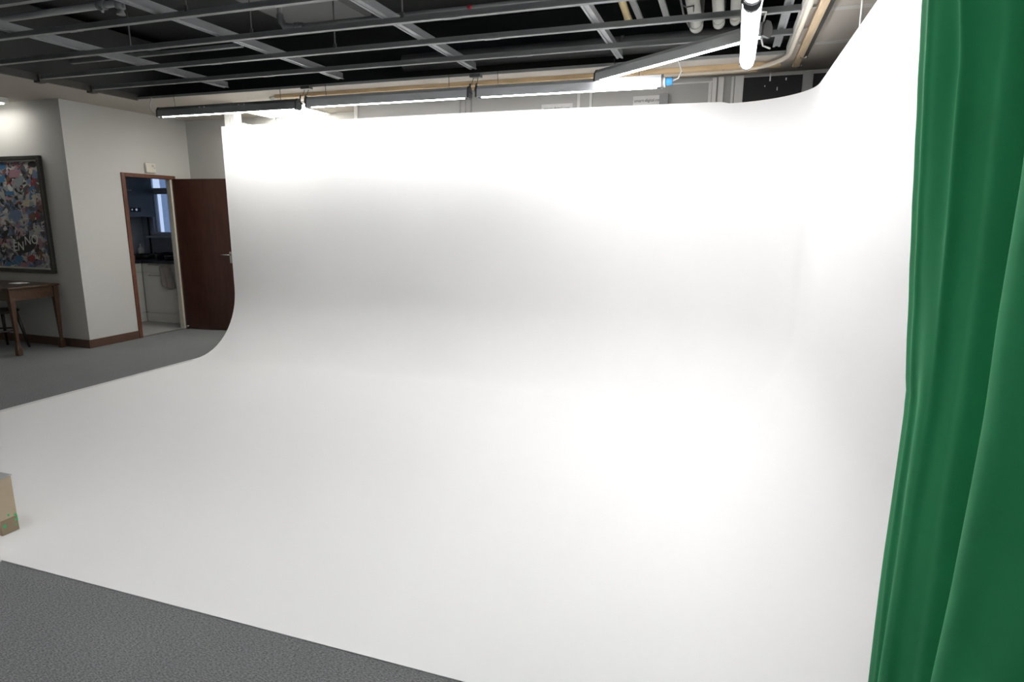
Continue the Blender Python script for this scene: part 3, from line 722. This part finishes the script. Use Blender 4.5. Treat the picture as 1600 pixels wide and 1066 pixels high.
# ------------------------------------------------------------------ picture
PX0, PX1, PZ0, PZ1 = -9.05, -7.43, .875, 2.215
t = thing('framed_collage', 'dark framed colourful graffiti collage hanging on the left wall', 'picture', ((PX0+PX1)/2, 5.2, PZ0))
bm = NB(); fw = .042; y0, y1 = 5.155, 5.199
box(bm, PX0, PX1, y0, y1, PZ0, PZ0+fw); box(bm, PX0, PX1, y0, y1, PZ1-fw, PZ1)
box(bm, PX0, PX0+fw, y0, y1, PZ0+fw, PZ1-fw); box(bm, PX1-fw, PX1, y0, y1, PZ0+fw, PZ1-fw)
obj('picture_frame', bm, 'frame_dark', t, .004)
obj('mount', bx(PX0+fw, PX1-fw, 5.185, 5.1985, PZ0+fw, PZ1-fw), 'mount', t)
cols = [(.30, .34, .36), (.45, .44, .43), (.09, .09, .10), (.02, .02, .022), (.16, .22, .34), (.36, .20, .24), (.30, .05, .06), (.62, .62, .60), (.48, .32, .36), (.06, .18, .34), (.20, .10, .06), (.14, .12, .18), (.55, .48, .34)]
cm = [mat('collage_paint', tuple(v*.78 for v in c), .5, var=.15, scale=30) for c in cols]
bm = NB(); ax0, ax1, az0, az1 = PX0+fw+.02, PX1-fw-.02, PZ0+fw+.02, PZ1-fw-.02
box(bm, ax0, ax1, 5.1830, 5.1848, az0, az1, 0)
rnd = random.Random(21)
wts = [7, 7, 6, 7, 4, 2, 1, 4, 1.6, .8, 1.2, 3, 1]
layer = 0
def blob(cx, cz, r, mi, k, ar=1, rot=0, jag=.35):
    global layer
    layer += 1; y = 5.1829 - layer*2.2e-6
    vs = []
    for i in range(k):
        a = 2*PI*i/k; rr_ = r*(1+rnd.uniform(-jag, jag)); u = math.cos(a)*rr_*ar; v = math.sin(a)*rr_
        x = cx + u*math.cos(rot) - v*math.sin(rot); z = cz + u*math.sin(rot) + v*math.cos(rot)
        vs.append(bm.verts.new((min(ax1, max(ax0, x)), y, min(az1, max(az0, z)))))
    try: bm.faces.new(vs).material_index = mi
    except Exception: pass
for i in range(1500):
    f = i/1500; r = .13*(1-f)**1.3 + .016
    blob(rnd.uniform(ax0, ax1), rnd.uniform(az0, az1), r*rnd.uniform(.6, 1.3), rnd.choices(range(13), wts)[0], rnd.choice((4, 4, 5, 7, 9)), rnd.choice((1, 1, 1.6, 2.6)), rnd.uniform(-1.2, 1.2))
# strokes of lettering-like bars
for i in range(240):
    blob(rnd.uniform(ax0, ax1), rnd.uniform(az0, az1), rnd.uniform(.006, .012), rnd.choice((7, 7, 3, 3, 5, 6, 9)), 4, rnd.uniform(2, 6), rnd.choice((0, PI/2, .3, 1.2, -.4)), .15)
# larger accents where the photo has them
for (x, z, r, c, ar, ro) in ((-8.02, 1.80, .03, 9, 3, 0), (-8.07, 2.11, .045, 9, 1.3, .2), (-7.87, 2.02, .055, 5, 2, .2), (-7.80, 1.04, .045, 6, 1.5, 0), (-8.02, 1.03, .04, 9, 1.6, 0), (-7.95, .96, .035, 5, 2, 0), (-7.62, 1.22, .06, 5, .6, .2),
                          (-7.60, 1.55, .05, 6, .5, .1), (-7.68, 1.53, .05, 10, .8, 0), (-7.95, 1.55, .07, 4, 1.4, .5), (-7.56, 2.12, .04, 3, 2, 0), (-7.55, 2.0, .05, 4, 1, 0)):
    blob(x, z, r, c, 9, ar, ro, .25)
blob(-7.87, 1.21, .10, 3, 10, 2.0, .25, .12)
obj('collage', bm, cm, t)
for (txt, x, z, sz, mm, ro) in (('EN', -8.00, 1.175, .15, 'mount', .08), ('NO', -7.77, 1.255, .15, 'mount', .12), ('EH', -7.70, 1.06, .07, 'mount', 0), ('VTI', -8.0, 1.28, .09, 'ink', .1)):
    m = Matrix.Translation((x, 5.1785, z)) @ Matrix.Rotation(PI/2, 4, 'X') @ Matrix.Rotation(ro, 4, 'Z')
    text_mesh('lettering', txt, sz, mm, t, m, shear=.15)

# ------------------------------------------------------------------ table, paper, chair
TX0, TX1, TY0, TY1, TZ = -9.0, -7.375, 4.60, 5.165, .765
t = thing('writing_table', 'old brown wooden table with dark top against the left wall', 'table', ((TX0+TX1)/2, 4.9, 0))
obj('table_top', bx(TX0, TX1, TY0, TY1, TZ-.022, TZ), 'table', t, .005)
obj('top_inlay', bx(TX0+.05, TX1-.05, TY0+.05, TY1-.05, TZ+.0003, TZ+.0015), 'table_top', t)['label'] = 'dark leather inlay of the table top'
bm = NB()
box(bm, TX0+.06, TX1-.05, TY0+.035, TY0+.055, TZ-.15, TZ-.0225); box(bm, TX0+.06, TX1-.05, TY1-.055, TY1-.035, TZ-.15, TZ-.0225)
box(bm, TX1-.05, TX1-.03, TY0+.055, TY1-.055, TZ-.15, TZ-.0225); box(bm, TX0+.03, TX0+.05, TY0+.055, TY1-.055, TZ-.15, TZ-.0225)
obj('apron', bm, 'table', t)
def leg(x, y):
    bm = NB()
    secs = [(.028, TZ-.023), (.028, TZ-.15), (.026, TZ-.17), (.014, .13), (.016, .115), (.024, .085), (.026, .05), (.026, .0)]
    rings = [[bm.verts.new((x+sx*h_, y+sy*h_, z)) for sx, sy in ((-1, -1), (1, -1), (1, 1), (-1, 1))] for h_, z in secs]
    for a, b in zip(rings, rings[1:]):
        for k in range(4): bm.faces.new((a[k], a[(k+1) % 4], b[(k+1) % 4], b[k]))
    bm.faces.new(rings[0]); bm.faces.new(rings[-1])
    o = obj('leg', bm, 'table', t, .003)
for x in (TX0+.04, TX1-.04):
    for y in (TY0+.04, TY1-.04): leg(x, y)
tag(obj('paper_sheet', bx(-7.86, -7.70, 4.92, 5.05, TZ+.002, TZ+.004), 'paper'), 'white paper sheet lying on the dark table top', 'paper')

t = thing('bentwood_stool', 'black bentwood stool tucked under the brown table', 'stool', (-8.0, 4.75, 0))
cx, cy = -7.98, 4.83
bm = NB(); lathe(bm, cx, cy, [(.19, .43), (.205, .44), (.205, .455), (.19, .465)], 28); obj('seat', bm, 'iron', t)
for sx, sy in ((-1, -1), (1, -1), (1, 1), (-1, 1)):
    bm = NB(); tube(bm, [(cx+sx*.12, cy+sy*.12, .432), (cx+sx*.15, cy+sy*.14, .25), (cx+sx*.19, cy+sy*.17, 0)], [.019, .017, .013], 10); obj('leg', bm, 'iron', t)
bm = NB()
tube(bm, [(cx+.165*math.cos(a*PI/12), cy+.155*math.sin(a*PI/12), .22) for a in range(25)], .010, 8, cap=False); obj('ring_stretcher', bm, 'iron', t)
for sx in (-1, 1):
    bm = NB(); tube(bm, [(cx+sx*.13, cy-.13, .15), (cx+sx*.19, cy-.16, .30), (cx+sx*.16, cy-.14, .42)], .008, 8); obj('brace', bm, 'iron', t)
# ------------------------------------------------------------------ cardboard box and white board at the cove's corner
t = thing('cardboard_box', 'flat upright cardboard box with green paint marks at left', 'box', (-3.4, 1.885, T0))
bh = .292
obj('box_body', bx(-3.64, -3.275, 1.845, 1.925, T0+.001, bh), 'card', t, .003)
obj('lid', bx(-3.645, -3.272, 1.842, 1.928, bh+.0005, bh+.006), 'foam', t, .001)
obj('stain', bx(-3.2749, -3.2740, 1.846, 1.924, T0+.002, .082), 'card_dark', t)['label'] = 'stained lower part of the cardboard'
bm = NB()
for (y, z, r) in ((1.862, .050, .011), (1.916, .088, .008), (1.918, .062, .009), (1.912, .035, .005), (1.885, .100, .006)):
    rq = [r*random.uniform(.55, 1.3) for k in range(9)]
    bm.faces.new([bm.verts.new((-3.2735, min(1.9245, y + rq[k]*math.cos(2*PI*k/9)), z + 1.2*rq[k]*math.sin(2*PI*k/9))) for k in range(9)])
objs('paint_splash', bm, 'green', t)
tag(obj('foam_board', bx(-3.42, -3.043, 1.684, 1.695, .0, .145), 'post', bevel=.002), 'white foam board strip standing upright on the carpet at the left picture edge', 'board')

# ------------------------------------------------------------------ the green curtain
t = thing('green_curtain', 'tall green cloth curtain hanging in folds at the right', 'curtain', (.42, 1.0, 0))
def lerp(tab, z):
    if z <= tab[0][0]: return tab[0][1]
    for (a, va), (b, vb) in zip(tab, tab[1:]):
        if z <= b:
            k = (z-a)/(b-a); k = k*k*(3-2*k)*.35 + k*.65
            return va + (vb-va)*k
    return tab[-1][1]
r1 = [(0, .270), (.37, .2648), (.75, .262), (1.12, .262), (1.34, .2516), (1.49, .2444), (1.63, .238), (1.77, .232), (1.9, .226), (2.03, .2207), (2.3, .211), (2.75, .20)]
r2 = [(0, .345), (.7, .3527), (.92, .3593), (1.24, .3635), (1.41, .361), (1.64, .362), (1.9, .35), (2.75, .335)]
rc = [(0, .288), (.5, .289), (1.0, .290), (1.25, .2915), (1.49, .2886), (1.87, .279), (2.03, .267), (2.75, .245)]
def ctrl(z):
    k = z/2.75; e = .55+.45*(1-k)     # folds are shallower under the track
    a = 1.65*lerp(r1, z); b = 1.2*lerp(r2, z)
    c = 1.5*lerp(rc, z)
    return [(1.625, a+.075), (1.665, a+.028), (1.65, a+.003), (1.62, a+.001), (1.575, a+.010), (1.53, c-.006), (1.50, c), (1.475, c+.016), (1.44, c+.030), (1.41, c+.040), (1.375, c+.070), (1.32, b+.12), (1.265, b+.065),
            (1.225, b+.008), (1.18, b-.001), (1.12, b+.022), (1.05, b+.050), (.98, b+.085*e+.01), (.90, b+.06), (.82, b+.015), (.74, b+.03), (.64, b+.09*e), (.55, b+.03), (.46, b+.0), (.36, b+.06), (.26, b+.09*e), (.14, b+.02), (0, b+.06),
            (-.15, b+.09), (-.3, b+.02), (-.45, b+.08), (-.6, b+.01), (-.75, b+.07)]
def cr(p0, p1, p2, p3, u):
    return tuple(.5*((2*b) + (-a+c)*u + (2*a-5*b+4*c-d_)*u*u + (-a+3*b-3*c+d_)*u*u*u) for a, b, c, d_ in zip(p0, p1, p2, p3))
bm = NB(); rws = []
NZ = 90; SUB = 8
for j in range(NZ+1):
    z = .02 + (CZ-.065-.02)*j/NZ
    cp = ctrl(z); cp = [cp[0]] + cp + [cp[-1]]; row = []
    for i in range(len(cp)-3):
        for s_ in range(SUB):
            y, x = cr(cp[i], cp[i+1], cp[i+2], cp[i+3], s_/SUB)
            # small drag wrinkles in the cloth
            x += .0022*math.sin(y*46 + z*5.5 + 2*math.sin(z*1.7)) * (.4+.6*z/2.75)
            x += -.004*math.exp(-((y-1.60)/.009)**2) - .005*math.exp(-((y-1.495-.02*(z-1.5))/.010)**2)*max(0, min(1, (z-.95)/.5))
            x += .0018*math.exp(-((z-1.12-.03*y)/.006)**2)
            row.append(bm.verts.new((x, y, z)))
    rws.append(row)
for a, b in zip(rws, rws[1:]):
    for i in range(len(a)-1): bm.faces.new((a[i], a[i+1], b[i+1], b[i])).smooth = True
o = obj('curtain_cloth', bm, 'curtain', t)
sm = o.modifiers.new('thick', 'SOLIDIFY'); sm.thickness = .002
bm = NB()
for k in range(16): y = 1.60 - k*.15; tube(bm, [(.385, y, CZ-.045), (.385, y, CZ-.07)], .004, 6)
objs('glider', bm, 'white', t)

# ------------------------------------------------------------------ daylight outside the kitchen window
w = bpy.data.worlds.new('world'); S.world = w; w.use_nodes = True
bg = w.node_tree.nodes['Background']; bg.inputs[0].default_value = (.58, .72, 1, 1); bg.inputs[1].default_value = .34

# ------------------------------------------------------------------ camera
cam = bpy.data.cameras.new('camera'); co = bpy.data.objects.new('camera', cam); C.objects.link(co)
cam.sensor_fit = 'HORIZONTAL'; cam.sensor_width = 36; cam.lens = 966/1600*36; cam.clip_start = .02
right = Vector((.94673328, .32196212, .00604128)); down = Vector((.06933521, -.18548862, -.98019722)); fwd = Vector((-.31446579, .9284042, -.19793157))
m = Matrix.Identity(4)
for i in range(3): m[i][0] = right[i]; m[i][1] = -down[i]; m[i][2] = -fwd[i]
m[2][3] = 1.57
co.matrix_world = m
S.camera = co
S.view_settings.view_transform = 'Standard'; S.view_settings.look = 'None'; S.view_settings.gamma = 1; S.view_settings.use_curve_mapping = False
S.view_settings.exposure = 1.58
